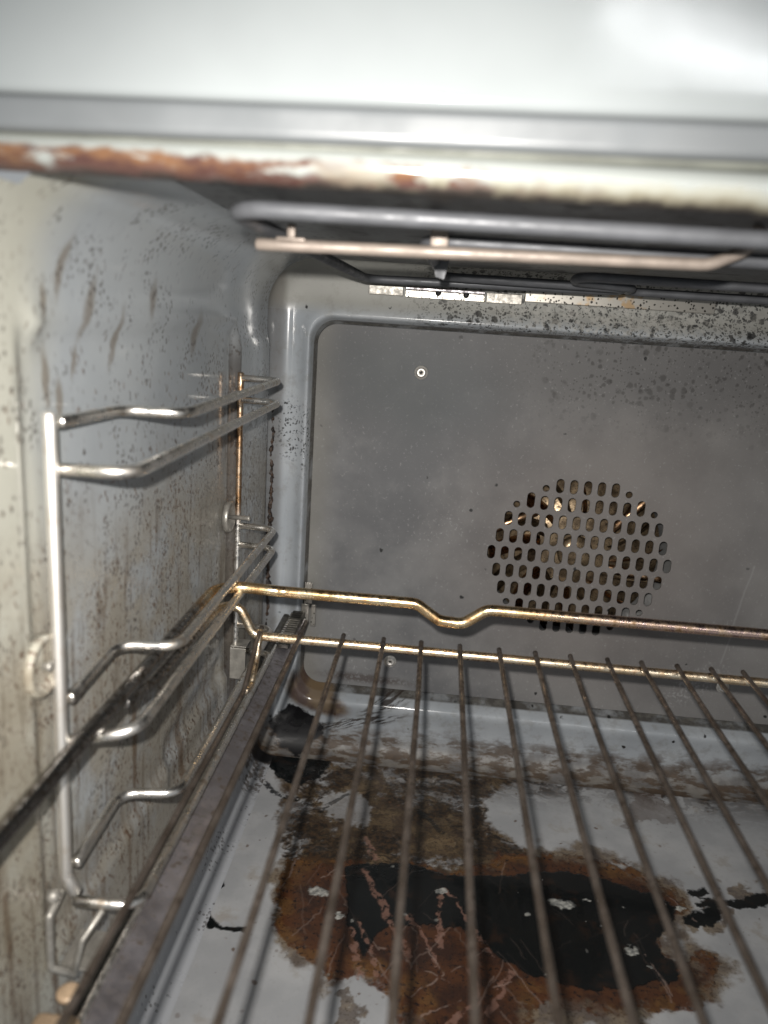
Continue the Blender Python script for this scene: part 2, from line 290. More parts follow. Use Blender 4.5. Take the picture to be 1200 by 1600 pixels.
def mat_floor():
    m = Mat('floor_enamel', .3)
    def at(n):
        a = m.t.nodes.new('ShaderNodeAttribute'); a.attribute_name = n; return a.outputs['Fac']
    n_f = m.noise(330, 5, .65); n_m = m.noise(95, 5, .6); n_l = m.noise(30, 5, .55)
    col = m.mix(m.step(n_l, .35, .65), (.345, .353, .365), (.435, .442, .45))
    col = m.mix(m.mul(m.step(n_f, .56, .66), .22), col, (.27, .27, .27))
    col = m.mix(m.mul(m.step(m.add(m.mul(n_m, .6), m.mul(n_l, .4)), .54, .66), .4), col, (.24, .19, .13))
    col = m.mix(m.mul(at('film'), .95), col, m.mix(m.step(n_m, .4, .62), (.150, .100, .045), (.060, .034, .015)))
    grit = m.mul(m.mul(m.step(m.noise(620, 4, .7), .52, .62), at('film')), .7)
    col = m.mix(grit, col, (.03, .018, .010))
    col = m.mix(m.mul(at('rear'), .94), col, m.mix(m.step(n_f, .42, .62), (.012, .009, .007), (.055, .032, .016)))
    bcol = m.mix(m.step(n_m, .38, .62), (.030, .011, .007), (.072, .027, .011))
    bcol = m.mix(m.mul(at('amber'), m.step(n_m, .30, .62, .35, 1.0)), bcol, m.mix(m.step(n_m, .38, .6), (.205, .100, .028), (.080, .029, .011)))
    bcol = m.mix(m.step(n_f, .50, .66), bcol, (.018, .008, .006))
    col = m.mix(m.mul(at('brown'), .95), col, bcol)
    col = m.mix(at('rim'), col, (.03, .014, .008))
    col = m.mix(m.mul(at('spill'), .68), col, (.10, .068, .05))
    col = m.mix(m.mul(at('speck'), .85), col, m.mix(n_m, (.02, .014, .01), (.16, .08, .035)))
    col = m.mix(at('black'), col, m.mix(m.step(n_m, .54, .70), (.0045, .006, .0065), (.018, .011, .008)))
    col = m.mix(m.mul(at('scratch'), .85), col, m.mix(n_f, (.16, .072, .055), (.30, .185, .14)))
    col = m.mix(at('thin'), col, (.36, .27, .23))
    col = m.mix(m.mul(at('flake'), .9), col, m.mix(m.step(n_f, .35, .65), (.16, .165, .16), (.52, .52, .48)))
    m.base(col)
    thick = m.mx(m.mul(at('brown'), .7), at('black'))
    m.rough(m.add(m.step(thick, 0, 1, .30, .10), m.add(m.mul(at('rear'), .25), m.mul(m.mx(at('scratch'), at('flake')), .4))))
    h = m.add(m.mul(thick, .9), m.add(m.mul(m.mul(at('rear'), n_f), .8), m.add(m.mul(n_m, .22), m.add(m.mul(at('scratch'), -.5), m.mul(at('flake'), .8)))))
    m.bump(h, .0009, .5)
    return m.m

def mat_back():
    m = Mat('back_enamel', .28); x, y, z = m.sep(m.pos)
    n_f = m.noise(300, 5, .65); n_m = m.noise(70, 5, .6)
    col = m.mix(m.step(m.noise(14, 4), .35, .65), (.29, .315, .34), (.37, .395, .42))
    top = m.step(z, -.002, .010)
    col = m.mix(m.mul(top, .7), col, (.27, .26, .22))
    # carbon spots along the top
    w = m.warp(m.pos, (200, .003))
    reg = m.mul(m.step(z, -.012, .0), m.step(x, -.035, .01))
    w = m.warp(m.pos, (110, .006), (420, .003))
    for sc, th in ((190, .60), (380, .52), (700, .50)):
        d = m.voro(sc, w); rc = m.sep(m.voro(sc, w, 'Color'))
        spot = m.mul(m.mul(m.step(d, .46, .30), m.step(m.add(rc[0], m.mul(m.step(x, .02, .12), .12)), th, th + .08)), reg)
        col = m.mix(m.mul(spot, .88), col, (.02, .02, .02))
    ash = m.mul(m.mul(m.blob(m.comb(x, z, 0.0), .10, .008, .065, .010, 0, .5), m.step(n_f, .48, .56)), .5)
    col = m.mix(ash, col, (.42, .41, .38))
    edge = m.mul(m.step(m.math('ABSOLUTE', m.math('SUBTRACT', m.sep(w)[2], -.0065)), .0028, .0012), m.mul(m.step(x, .03, .055), m.step(x, .17, .15)))
    col = m.mix(m.mul(edge, m.step(n_f, .40, .5)), col, (.015, .013, .012))
    crease = m.mul(m.mx(m.step(x, -.0815, -.0798), m.mx(m.step(z, -.0035, -.0050), m.step(z, -.2495, -.2515))), m.step(y, .4885, .4905))
    col = m.mix(m.mul(crease, m.step(n_m, .30, .55, .45, .95)), col, (.05, .045, .038))
    dust = m.mul(m.step(m.noise(120, 5, .7), .48, .66), .35)
    col = m.mix(dust, col, (.20, .195, .175))
    # corner seam dirt on the left border
    rs = m.sep(m.warp(m.pos, (120, .004)))
    seam = m.step(m.sep(m.warp(m.pos, (40, .0015)))[0], -.0955, -.1005)
    col = m.mix(m.mul(seam, .55), col, (.075, .065, .055))
    dd = m.voro(520, w); rc = m.sep(m.voro(520, w, 'Color'))
    cl = m.mul(m.mul(m.step(dd, .5, .3), m.step(rc[0], .35, .55)), m.many([m.blob(m.comb(rs[0], rs[2], 0.0), -.093, -.073, .008, .019, 0, .5), m.blob(m.comb(rs[0], rs[2], 0.0), -.083, -.078, .003, .02, 0, .6)]))
    col = m.mix(m.mul(cl, .9), col, (.02, .018, .016))
    d2 = m.voro(95, w); r2 = m.sep(m.voro(95, w, 'Color'))
    col = m.mix(m.mul(m.step(d2, .15, .08), m.step(r2[0], .72, .8)), col, (.02, .02, .02))
    crk = m.line(m.warp(m.comb(x, z, 0.0), (60, .004)), (-.0765, -.128), (-.077, -.205), .0005, .5)
    col = m.mix(m.mul(crk, .9), col, (.03, .03, .03))
    # brown scorch in the lower left corner, smears and grime along the foot
    xz = m.comb(x, z, 0.0); wx = m.warp(xz, (60, .010), (260, .003))
    sc_ = m.many([m.blob(wx, -.073, -.252, .016, .015, 0, .25), m.blob(wx, -.062, -.262, .018, .009, -20, .3)])
    col = m.mix(m.mul(sc_, .9), col, m.mix(m.step(m.noise(60), .4, .6), (.14, .095, .05), (.06, .032, .022)))
    sm = m.mul(m.many([m.blob(wx, -.018, -.258, .02, .005, 28, .4), m.blob(wx, -.04, -.276, .035, .004, 16, .4)]), m.step(m.noise(1.0, 4, .6, m.comb(m.mul(x, 90.0), 0.0, m.mul(m.add(z, m.mul(x, -.45)), 520.0))), .46, .55))
    col = m.mix(m.mul(sm, .9), col, (.03, .022, .018))
    foot = m.mul(m.step(m.add(z, m.mul(n_m, .02)), -.262, -.280), m.step(m.noise(1.0, 6, .68, m.comb(m.mul(x, 60.0), m.mul(y, 190.0), m.mul(z, 170.0))), .44, .56))
    foot2 = m.mul(m.step(m.add(z, m.mul(n_m, .03)), -.260, -.282), .75)
    col = m.mix(foot2, col, m.mix(m.step(n_m, .4, .6), (.055, .04, .028), (.13, .105, .075)))
    col = m.mix(m.mul(foot, .9), col, m.mix(n_f, (.02, .015, .012), (.10, .06, .03)))
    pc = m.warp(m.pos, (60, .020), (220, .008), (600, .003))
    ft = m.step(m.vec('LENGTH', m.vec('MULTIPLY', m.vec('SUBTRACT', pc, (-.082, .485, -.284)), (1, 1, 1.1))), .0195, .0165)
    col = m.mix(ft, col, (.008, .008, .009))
    m.base(col)
    m.rough(m.step(m.add(m.mx(m.mx(foot, foot2), top), m.mul(n_m, .4)), .15, 1.2, .13, .6))
    m.bump(m.add(m.mul(m.noise(22, 3), .6), m.mul(n_f, .12)), .0006, .45)
    return m.m

def mat_panel():
    m = Mat('panel_enamel', .42); x, y, z = m.sep(m.pos)
    n_f = m.noise(500, 4, .65); n_l = m.noise(11, 5, .6)
    col = m.mix(m.step(n_l, .36, .64), (.112, .114, .119), (.192, .193, .194))
    col = m.mix(m.mul(m.step(m.noise(45, 5, .6), .48, .7), .18), col, (.25, .25, .25))
    warm = m.mul(m.step(m.add(x, m.mul(n_l, .1)), .02, .22), .45)
    col = m.mix(warm, col, (.185, .174, .165))
    halo = m.blob(m.warp(m.comb(x, z, 0.0), (14, .03)), .102, -.145, .085, .08, 0, .6)
    col = m.mix(m.mul(halo, .35), col, (.15, .122, .106))
    dark_band = m.step(m.add(z, m.mul(m.noise(16, 4), .07)), -.035, .012)  # panel tone darkens towards the top, with a ragged edge
    col = m.mix(m.mul(dark_band, .55), col, (.085, .084, .086))
    ed = m.mul(m.step(m.add(x, m.mul(n_l, .02)), -.050, -.068), .3)
    col = m.mix(ed, col, (.25, .235, .19))
    col = m.mix(m.mul(m.step(n_f, .6, .7), .35), col, (.33, .33, .33))
    d = m.voro(900); rc = m.sep(m.voro(900, out='Color'))
    col = m.mix(m.mul(m.mul(m.step(d, .35, .2), m.step(rc[0], .95, .98)), .15), col, (.4, .4, .4))
    w = m.warp(m.pos, (150, .004))
    reg = m.mul(m.step(z, -.075, -.02), m.step(x, .03, .10))
    smudge = m.blob(m.warp(m.comb(x, z, 0.0), (25, .03)), -.022, -.038, .05, .028, -10, .7)
    col = m.mix(m.mul(smudge, .55), col, (.065, .075, .079))
    for sc, th in ((150, .60), (260, .55), (520, .60)):
        d = m.voro(sc, w); rc = m.sep(m.voro(sc, w, 'Color'))
        col = m.mix(m.mul(m.mul(m.mul(m.step(d, .42, .2), m.step(rc[0], th, th + .1)), reg), .62), col, (.04, .038, .036))
    d = m.voro(70, w); rc = m.sep(m.voro(70, w, 'Color'))
    col = m.mix(m.mul(m.step(d, .11, .06), m.step(rc[0], .72, .8)), col, (.02, .02, .02))
    xz = m.warp(m.comb(x, z, 0.0), (40, .004))
    scr = m.many([m.mul(m.line(xz, (.215, -.14), (.205, -.21), .0006, .8), .5), m.mul(m.blob(xz, .01, -.13, .02, .012, 20, .9), m.step(n_f, .56, .7)),
                  m.mul(m.blob(xz, .19, -.228, .022, .009, 40, .5), m.step(n_f, .5, .6)), m.mul(m.blob(xz, -.05, -.225, .018, .02, 0, .6), m.step(n_f, .58, .66))])
    col = m.mix(m.mul(scr, .45), col, (.34, .34, .34))
    smu = m.mul(m.blob(xz, -.035, -.246, .03, .003, -2, .6), m.step(n_f, .4, .5))
    col = m.mix(m.mul(smu, .7), col, (.05, .035, .03))
    m.base(col)
    m.rough(m.step(n_l, .3, .7, .52, .66)); m.b.inputs['Specular IOR Level'].default_value = .3
    m.bump(m.add(m.noise(15, 3), m.mul(n_f, .12)), .0006, .4)
    return m.m

def mat_ceiling():
    m = Mat('ceiling_enamel', .4); x, y, z = m.sep(m.pos)
    col = m.mix(m.step(m.noise(24, 6), .35, .65), (.08, .082, .088), (.17, .175, .18))
    w = m.warp(m.pos, (120, .006))
    for sc in (90, 240):
        d = m.voro(sc, w); rc = m.sep(m.voro(sc, w, 'Color'))
        col = m.mix(m.mul(m.step(d, .45, .25), m.step(rc[0], .45, .6)), col, (.02, .02, .02))
    m.base(col); m.bump(m.noise(200, 4), .0006, .5)
    return m.m

def mat_lip():
    m = Mat('lip_enamel', .22); x, y, z = m.sep(m.pos)
    col = (.215, .23, .22)
    zw = m.sep(m.warp(m.pos, (60, .006), (200, .002)))
    zz = m.add(zw[2], m.mul(m.noise(1.0, 4, .6, m.comb(m.mul(x, 55.0), 0.0, 0.0)), .003))
    left = m.step(m.add(x, m.mul(m.noise(25, 3), .03)), .012, -.025)
    left = m.mx(left, m.mul(m.step(m.add(x, m.mul(m.noise(60, 4), .05)), .06, .02), m.step(m.noise(140, 4), .45, .6)))
    rust = m.mul(m.mul(m.step(zz, .0322, .0308), m.step(m.add(zz, m.mul(m.noise(45, 3), .004)), .0285, .0300)), left)
    rcol = m.mix(m.step(m.noise(1.0, 4, .6, m.comb(m.mul(x, 70.0), 0.0, m.mul(z, 160.0))), .42, .58), (.052, .026, .022), (.115, .060, .032))
    col = m.mix(m.mul(rust, m.step(m.noise(1.0, 4, .6, m.comb(m.mul(x, 90.0), 5.0, m.mul(z, 300.0))), .34, .46)), col, rcol)
    dark_band = m.step(zz, .0296, .0280)  # sooty smut along the lower edge of the lip
    col = m.mix(m.mul(dark_band, .85), col, m.mix(left, (.085, .078, .066), (.07, .034, .028)))
    yel = m.mul(m.step(zz, .0315, .0292), m.inv(left))
    col = m.mix(m.mul(yel, .35), col, (.23, .20, .12))
    blk = m.mul(m.step(zz, .0282, .0270), 1.0)
    col = m.mix(blk, col, (.03, .025, .022))
    m.base(col); m.rough(m.step(dark_band, 0, 1, .16, .5)); m.bump(m.noise(60, 4), .0006, .4)
    return m.m

def mat_heat(name, a, b, c, scale, rough, metal=1.0, purple=False, bump=.00012, dark=False, clean_below=None):
    m = Mat(name, rough, metal); x, y, z = m.sep(m.pos)
    n = m.noise(scale, 5, .65); k = m.noise(scale * 4, 4, .6)
    col = m.mix(m.step(n, .36, .62), a, b)
    if purple: col = m.mix(m.mul(m.step(x, .03, .10), .75), col, m.mix(m.step(k, .4, .6), (.50, .34, .36), (.62, .46, .36)))
    col = m.mix(m.mul(m.step(k, .55, .68), .8), col, c)
    if clean_below is not None: col = m.mix(m.step(m.add(z, m.mul(n, .02)), clean_below + .008, clean_below - .006), col, (.88, .86, .82))
    if dark: col = m.mix(m.step(m.add(y, m.mul(n, .03)), .335, .30), col, m.mix(m.step(k, .4, .65), (.34, .33, .32), (.10, .085, .07)))  # side runs lose the gold tint; their dark reflections are put into the colour
    m.base(col); m.rough(m.step(k, .35, .65, rough * .7, min(1, rough * 1.5)))
    m.bump(k, bump, .5)
    return m.m

M = {}
M['wall'] = mat_wall(); M['floor'] = mat_floor(); M['back'] = mat_back(); M['panel'] = mat_panel(); M['ceiling'] = mat_ceiling(); M['lip'] = mat_lip()
M['fascia'] = simple('fascia_enamel', (.205, .222, .226), .13, 0, .05, 18, .0003)
M['trim'] = simple('trim_metal', (.105, .113, .118), .35, 0, .08, 30, .0002)
M['gasket'] = simple('gasket_rubber', (.10, .105, .09), .6, 0, .2, 80)
M['chrome'] = mat_heat('chrome_wire', (.86, .84, .80), (.78, .74, .68), (.50, .42, .33), 40, .30)
M['satin'] = mat_heat('satin_chrome', (.90, .88, .84), (.86, .83, .78), (.78, .73, .66), 40, .50, bump=.00004)
nd = M['satin'].node_tree; rs_ = nd.nodes['Principled BSDF'].inputs['Roughness']; nd.links.remove(rs_.links[0]); rs_.default_value = .52
M['chrome_rust'] = mat_heat('rusty_chrome_wire', (.70, .56, .42), (.46, .28, .15), (.12, .07, .04), 130, .34, clean_below=-.098)
M['gold'] = mat_heat('heat_tinted_wire', (.88, .70, .44), (.66, .43, .21), (.24, .13, .06), 90, .25, 1.0, True, dark=True)
M['crossbar'] = mat_heat('heat_tinted_crossbar', (.88, .76, .58), (.74, .56, .36), (.36, .22, .12), 110, .28, dark=True)
M['wire'] = mat_heat('dull_shelf_wire', (.19, .16, .138), (.105, .084, .068), (.045, .034, .027), 90, .40, .8)
M['element'] = simple('element_sheath', (.095, .099, .108), .5, .2, .15, 70)
M['support'] = simple('support_rod_steel', (.25, .21, .18), .5, .3, .2, 90)
M['bright'] = simple('bright_steel', (.33, .315, .285), .45, .6, .2, 200)
M['rail'] = mat_heat('rail_steel', (.31, .295, .315), (.21, .195, .20), (.13, .10, .075), 70, .40, .75)
M['rail_dark'] = simple('rail_track', (.075, .07, .06), .45, .4, .5, 150)
M['copper'] = mat_heat('heat_blued_steel', (.86, .60, .38), (.60, .36, .20), (.06, .05, .045), 80, .28)
M['fan'] = mat_heat('burnt_fan_steel', (.40, .30, .19), (.13, .095, .06), (.02, .018, .016), 170, .36, .7)
M['chamber'] = simple('chamber_steel', (.055, .056, .055), .45, .3, .6, 60)
M['cap'] = simple('tan_end_cap', (.40, .29, .19), .4, .2, .2, 90)
M['black'] = simple('dark_hole', (.01, .01, .01), .7, 0, 0, 50, 0)

def mat_plate():
    m = Mat('spotted_plate', .35, .8)
    w = m.warp(m.pos, (300, .002))
    d = m.voro(620, w); rc = m.sep(m.voro(620, w, 'Color'))
    col = m.mix(m.noise(60), (.38, .365, .33), (.46, .435, .39))
    col = m.mix(m.step(m.noise(90, 4), .56, .66), col, (.42, .30, .18))
    m.base(m.mix(m.mul(m.step(d, .5, .3), m.step(rc[0], .55, .65)), col, (.03, .028, .025)))
    return m.m
M['plate'] = mat_plate()

# ---------------------------------------------------------------- object helpers
def link(name, bm, mat, parent=None, smooth=True):
    me = bpy.data.meshes.new(name)
    bmesh.ops.recalc_face_normals(bm, faces=bm.faces)
    for f in bm.faces: f.smooth = smooth
    bm.to_mesh(me); bm.free()
    me.materials.append(mat)
    o = bpy.data.objects.new(name, me); COL.objects.link(o)
    if parent is not None: setpar(o, parent)
    return o
def origin(o):
    v = Vector(o.location); p = o.parent
    while p: v += p.location; p = p.parent
    return v
def setpar(o, p):
    o.parent = p; v = origin(p)
    o.data.transform(Matrix.Translation(-v)) if o.type == 'MESH' else None
def thing(name, loc, label, cat, group=None):
    o = bpy.data.objects.new(name, None); COL.objects.link(o); o.location = loc; o.empty_display_size = .02
    o['label'] = label; o['category'] = cat
    if group: o['group'] = group
    return o

def fillet(pts, r, n=7):
    P = [Vector(p) for p in pts]; out = [P[0]]
    for i in range(1, len(P) - 1):
        a, b, c = P[i - 1], P[i], P[i + 1]
        rr = r[i] if isinstance(r, dict) and i in r else (r if not isinstance(r, dict) else r.get('d', .004))
        u = (a - b); v = (c - b); lu, lv = u.length, v.length; u.normalize(); v.normalize()
        ang = u.angle(v)
        if ang > math.pi - .02: out.append(b); continue
        t = min(rr / math.tan(ang / 2), lu * .49, lv * .49); R = t * math.tan(ang / 2)
        cen = b + (u + v).normalized() * (R / math.sin(ang / 2))
        s = (b + u * t - cen).normalized(); e = (b + v * t - cen).normalized()
        for k in range(n + 1):
            out.append(cen + s.slerp(e, k / n) * R)
    out.append(P[-1])
    res = [out[0]]
    for p in out[1:]:
        if (p - res[-1]).length > 1e-5: res.append(p)
    return res
def sweep(bm, pts, r, seg=14, wob=0.):
    P = [Vector(p) for p in pts]; n = len(P); rings = []
    T = [((P[min(i + 1, n - 1)] - P[max(i - 1, 0)])).normalized() for i in range(n)]
    N = T[0].orthogonal().normalized()
    for i in range(n):
        N = (N - T[i] * N.dot(T[i])).normalized(); B = T[i].cross(N)
        rr = r * (1 + wob * random.uniform(-1, 1))
        rings.append([bm.verts.new(P[i] + (N * math.cos(2 * math.pi * k / seg) + B * math.sin(2 * math.pi * k / seg)) * rr) for k in range(seg)])
    for a, b in zip(rings, rings[1:]):
        for k in range(seg): bm.faces.new((a[k], a[(k + 1) % seg], b[(k + 1) % seg], b[k]))
    for ring, p, t, s in ((rings[0], P[0], T[0], -1), (rings[-1], P[-1], T[-1], 1)):
        inner = [bm.verts.new(p + (v.co - p) * .7 + t * s * r * .28) for v in ring]
        for k in range(seg): bm.faces.new((ring[k], ring[(k + 1) % seg], inner[(k + 1) % seg], inner[k]))
        bm.faces.new(inner)
def tube(name, pts, r, mat, parent, fr=.004, seg=14, sub=0, wob=0.):
    pts = fillet(pts, fr)
    if sub:
        q = [pts[0]]
        for a, b in zip(pts, pts[1:]):
            k = max(1, int((b - a).length / sub))
            q += [a.lerp(b, (i + 1) / k) for i in range(k)]
        pts = q
    bm = bmesh.new(); sweep(bm, pts, r, seg, wob); return link(name, bm, mat, parent)
def bx(bm, lo, hi, bev=0., seg=2):
    r = bmesh.ops.create_cube(bm, size=1); vs = r['verts']
    for v in vs: v.co = Vector([lo[i] + (v.co[i] + .5) * (hi[i] - lo[i]) for i in range(3)])
    if bev:
        es = list({e for v in vs for e in v.link_edges})
        bmesh.ops.bevel(bm, geom=es, offset=bev, segments=seg, affect='EDGES', profile=.5)
def box(name, lo, hi, mat, parent, bev=.0006):
    bm = bmesh.new(); bx(bm, lo, hi, bev); o = link(name, bm, mat, parent, False); return o
def prism(bm, prof, axis_pts):
    rings = [[bm.verts.new(f(p)) for p in prof] for f in axis_pts]
    n = len(prof)
    for a, b in zip(rings, rings[1:]):
        for k in range(n): bm.faces.new((a[k], a[(k + 1) % n], b[(k + 1) % n], b[k]))
    bm.faces.new(rings[0]); bm.faces.new(rings[-1])
def lathe(bm, prof, cen, axis='Y', seg=28, sq=1.):
    rings = []
    for d, r in prof:
        ring = []
        for k in range(seg):
            a = 2 * math.pi * k / seg; c, s = r * math.cos(a), r * math.sin(a)
            ring.append(bm.verts.new(Vector(cen) + (Vector((c, d, s)) if axis == 'Y' else Vector((d, c, s)))))
        rings.append(ring)
    for a, b in zip(rings, rings[1:]):
        for k in range(seg): bm.faces.new((a[k], a[(k + 1) % seg], b[(k + 1) % seg], b[k]))
    bm.faces.new(rings[0]); bm.faces.new(rings[-1])

# ================================================================ OVEN
XL, XR, ZB, ZT = -.107, .311, -.300, .033
YF = .150
oven = thing('oven', (.102, .33, -.31), 'dirty built-in oven seen inside its open grey enamel cavity with rusty white front lip', 'oven')

def sst(v, a, b):
    t = max(0., min(1., (v - a) / (b - a))); return t * t * (3 - 2 * t)
def wall_dx(y, z):
    """pressed relief of the side wall (positive = into the cavity)"""
    rec = sst(y, .1905, .1955) * (1 - sst(y, .3985, .4035)) * sst(z, -.205, -.198) * (1 - sst(z, -.0115, -.0065))
    dx = .0022 * (1 - rec)
    dx += .0022 * sst(y, .3975, .4030) * sst(z, -.28, -.265) * (1 - sst(z, -.02, -.008))
    dx -= .0016 * (sst(z, -.221, -.216) * (1 - sst(z, -.192, -.186))) * sst(y, .30, .305) * (1 - sst(y, .385, .39))
    dx += .0016 * math.exp(-((y - .200) / .004) ** 2 - ((z + .008) / .005) ** 2)
    return dx - .0022

# loops of the cavity: (xl,xr,zb,zt,r,y)
loops = []
ny = 110
for i in range(ny + 1):
    loops.append((XL, XR, ZB, ZT, .013, YF + (.474 - YF) * i / ny, .030))
for k in range(1, 9):                                        # fillet to the back wall
    a = math.pi / 2 * k / 8; ins = .013 * (1 - math.cos(a))
    loops.append((XL + ins, XR - ins, ZB + ins * 1.1, ZT - ins, .013, .474 + .013 * math.sin(a), .030 - .012 * k / 8))
for k in range(0, 25):                                       # raised border round the fan panel
    t = k / 24
    loops.append((-.0938 + .0143 * t, .2978 - .0143 * t, -.2845 + .0315 * t, .0180 - .0215 * t, .0138, .4872 - .0050 * math.sin(math.pi * min(1, t ** 2.8)) ** .9 + .0080 * max(0, t - .82) / .18, .018 - .004 * t))
loops.append((-.0792, .2832, -.2524, -.0042, .0128, .4960))
loops.append((-.0790, .2830, -.2521, -.0046, .0126, .5000))
NA, NS = 12, 90
def loop_pts(L, disp):
    xl, xr, zb, zt, r, y = L[:6]; rt = L[6] if len(L) > 6 else r; out = []
    def arc(cx, cz, a0, r=r):
        for k in range(NA + 1):
            a = a0 + math.pi / 2 * k / NA; out.append((cx + r * math.cos(a), y, cz + r * math.sin(a)))
    # start top-left corner going down the left side
    arc(xl + rt, zt - rt, math.pi / 2, rt)                          # ends at (xl, zt-r)
    for k in range(1, NS): out.append((xl, y, (zt - rt) + ((zb + r) - (zt - rt)) * k / NS))
    arc(xl + r, zb + r, math.pi)
    for k in range(1, NS): out.append((xl + r + (xr - xl - 2 * r) * k / NS, y, zb))
    arc(xr - r, zb + r, 1.5 * math.pi)
    for k in range(1, NS): out.append((xr, y, (zb + r) + ((zt - rt) - (zb + r)) * k / NS))
    arc(xr - rt, zt - rt, 0, rt)
    for k in range(1, NS): out.append((xr - rt + (xl - xr + 2 * rt) * k / NS, y, zt))
    if disp:
        q = []
        for (x, yy, z) in out:
            if x < xl + r * .3: x += wall_dx(yy, z) * 1.0
            if x > xr - r * .3: x -= wall_dx(yy, z)
            q.append((x, yy, z))
        out = q
    return out
allp = [loop_pts(L, i <= ny) for i, L in enumerate(loops)]
bmA = bmesh.new()
V = [[bmA.verts.new(p) for p in ring] for ring in allp]
npt = len(V[0]); part_of = {}
for i in range(len(V) - 1):
    for k in range(npt):
        f = bmA.faces.new((V[i][k], V[i + 1][k], V[i + 1][(k + 1) % npt], V[i][(k + 1) % npt]))
        if i >= ny: p = 'back_wall'
        else:
            s1 = NA + NS
            if k < s1 + NA: p = 'left_wall'
            elif k < 2 * s1: p = 'floor'
            elif k < 3 * s1 + NA: p = 'right_wall'
            else: p = 'ceiling'
            yy = allp[i][k][1]
            if yy < .177 and allp[i][k][2] > .0262: p = 'skip'
        part_of[f] = p
bmA.normal_update()
for v in bmA.verts: v.normal_update()
for pname, nm, mt in (('left_wall', 'side_wall', 'wall'), ('right_wall', 'side_wall', 'wall'), ('ceiling', 'cavity_ceiling', 'ceiling'), ('back_wall', 'back_wall', 'back')):
    fs = [f for f in bmA.faces if part_of[f] == pname]
    idx = {}; vs = []; ns = []; fl_ = []
    for f in fs:
        q = []
        for v in f.verts:
            if v not in idx: idx[v] = len(vs); vs.append(v.co.copy()); ns.append(v.normal.copy())
            q.append(idx[v])
        fl_.append(q)
    me = bpy.data.meshes.new(nm); me.from_pydata(vs, [], fl_); me.update()
    for p in me.polygons: p.use_smooth = True
    me.normals_split_custom_set_from_vertices([tuple(n) for n in ns])
    me.materials.append(M[mt])
    o = bpy.data.objects.new(nm, me); COL.objects.link(o); setpar(o, oven)
    if pname == 'left_wall': o['label'] = 'grey enamel side wall splashed with brown grease behind the rail supports'
bmA.free()
gx = np.concatenate([np.arange(XL + .013, .205, .00055), np.linspace(.206, XR - .013, 60)]); gy = np.concatenate([np.linspace(YF, .245, 40), np.arange(.2455, .474, .00055), [.474]])
GX, GY = np.meshgrid(gx, gy); nx_, ny_ = len(gx), len(gy)
co = np.stack([GX.ravel(), GY.ravel(), np.full(GX.size, ZB)], 1)
ii = (np.arange(ny_ - 1)[:, None] * nx_ + np.arange(nx_ - 1)[None, :]).ravel()
quads = np.stack([ii, ii + 1, ii + 1 + nx_, ii + nx_], 1)
me = bpy.data.meshes.new('cavity_floor'); me.from_pydata(co.tolist(), [], quads.tolist()); me.update()
me.polygons.foreach_set('use_smooth', np.ones(len(quads), bool))
for n_, v_ in floor_masks(GX.ravel(), GY.ravel()).items():
    at_ = me.attributes.new(n_, 'FLOAT', 'POINT'); at_.data.foreach_set('value', v_.astype(np.float32))
me.materials.append(M['floor'])
flo = bpy.data.objects.new('cavity_floor', me); COL.objects.link(flo); setpar(flo, oven)
flo['label'] = 'grey enamel floor with a black and brown burnt spill'

# fan cover panel with real slots -------------------------------------------------
def slot_pts(cx, cz, w, h, n=7):
    r = w / 2; s = max(0, h / 2 - r); out = []
    for k in range(n + 1):
        a = math.pi * k / n; out.append((cx + r * math.cos(a), cz + s + r * math.sin(a)))
    for k in range(n + 1):
        a = math.pi + math.pi * k / n; out.append((cx + r * math.cos(a), cz - s + r * math.sin(a)))
    return out
FX, FZ, PX, PZ = .1017, -.1455, .00890, .01205
slots = []
rows = {-4: 5, -3: 9, -2: 12, -1: 13, 0: 14, 1: 13, 2: 12, 3: 9, 4: 5}
for r, n in rows.items():
    off = .0022 if abs(r) == 4 else 0
    for k in range(n):
        cx = FX + (k - (n - 1) / 2) * PX; cz = FZ - r * PZ
        hh = .0100
        if abs(r) in (3,) and k in (0, n - 1): cz += -.0 if r > 0 else .0012; hh = .0110
        slots.append((cx, cz, .0056, hh))
    if abs(r) in (3, 4):
        for s in (-1, 1):
            slots.append((FX + s * ((n - 1) / 2 + 1) * PX, FZ - r * PZ + (-.0022 if r < 0 else .0022), .0050, .0050))
cu = bpy.data.curves.new('panel_outline', 'CURVE'); cu.dimensions = '2D'; cu.fill_mode = 'BOTH'; cu.extrude = .0005; cu.bevel_depth = .00025; cu.bevel_resolution = 1
def spline(pts):
    sp = cu.splines.new('POLY'); sp.points.add(len(pts) - 1)
    for q, (a, b) in zip(sp.points, pts): q.co = (a, b, 0, 1)
    sp.use_cyclic_u = True
pl = (-.0789, .2829, -.2520, -.0047); pr = .0125; outl = []
for cx, cz, a0 in ((pl[1] - pr, pl[3] - pr, 0), (pl[0] + pr, pl[3] - pr, 90), (pl[0] + pr, pl[2] + pr, 180), (pl[1] - pr, pl[2] + pr, 270)):
    for k in range(11):
        a = math.radians(a0 + 9 * k); outl.append((cx + pr * math.cos(a), cz + pr * math.sin(a)))
spline(outl)
for s_ in slots: spline(slot_pts(*s_))
tmp = bpy.data.objects.new('panel_tmp', cu); COL.objects.link(tmp)
bpy.context.view_layer.update()
pm = bpy.data.meshes.new_from_object(tmp.evaluated_get(bpy.context.evaluated_depsgraph_get()))
bpy.data.objects.remove(tmp); bpy.data.curves.remove(cu)
pm.transform(Matrix(((1, 0, 0, 0), (0, 0, -1, .4972), (0, 1, 0, 0), (0, 0, 0, 1))))
pm.name = 'fan_panel'; pm.materials.clear(); pm.materials.append(M['panel'])
for p in pm.polygons: p.use_smooth = False
panel = bpy.data.objects.new('fan_panel', pm); COL.objects.link(panel); setpar(panel, oven)
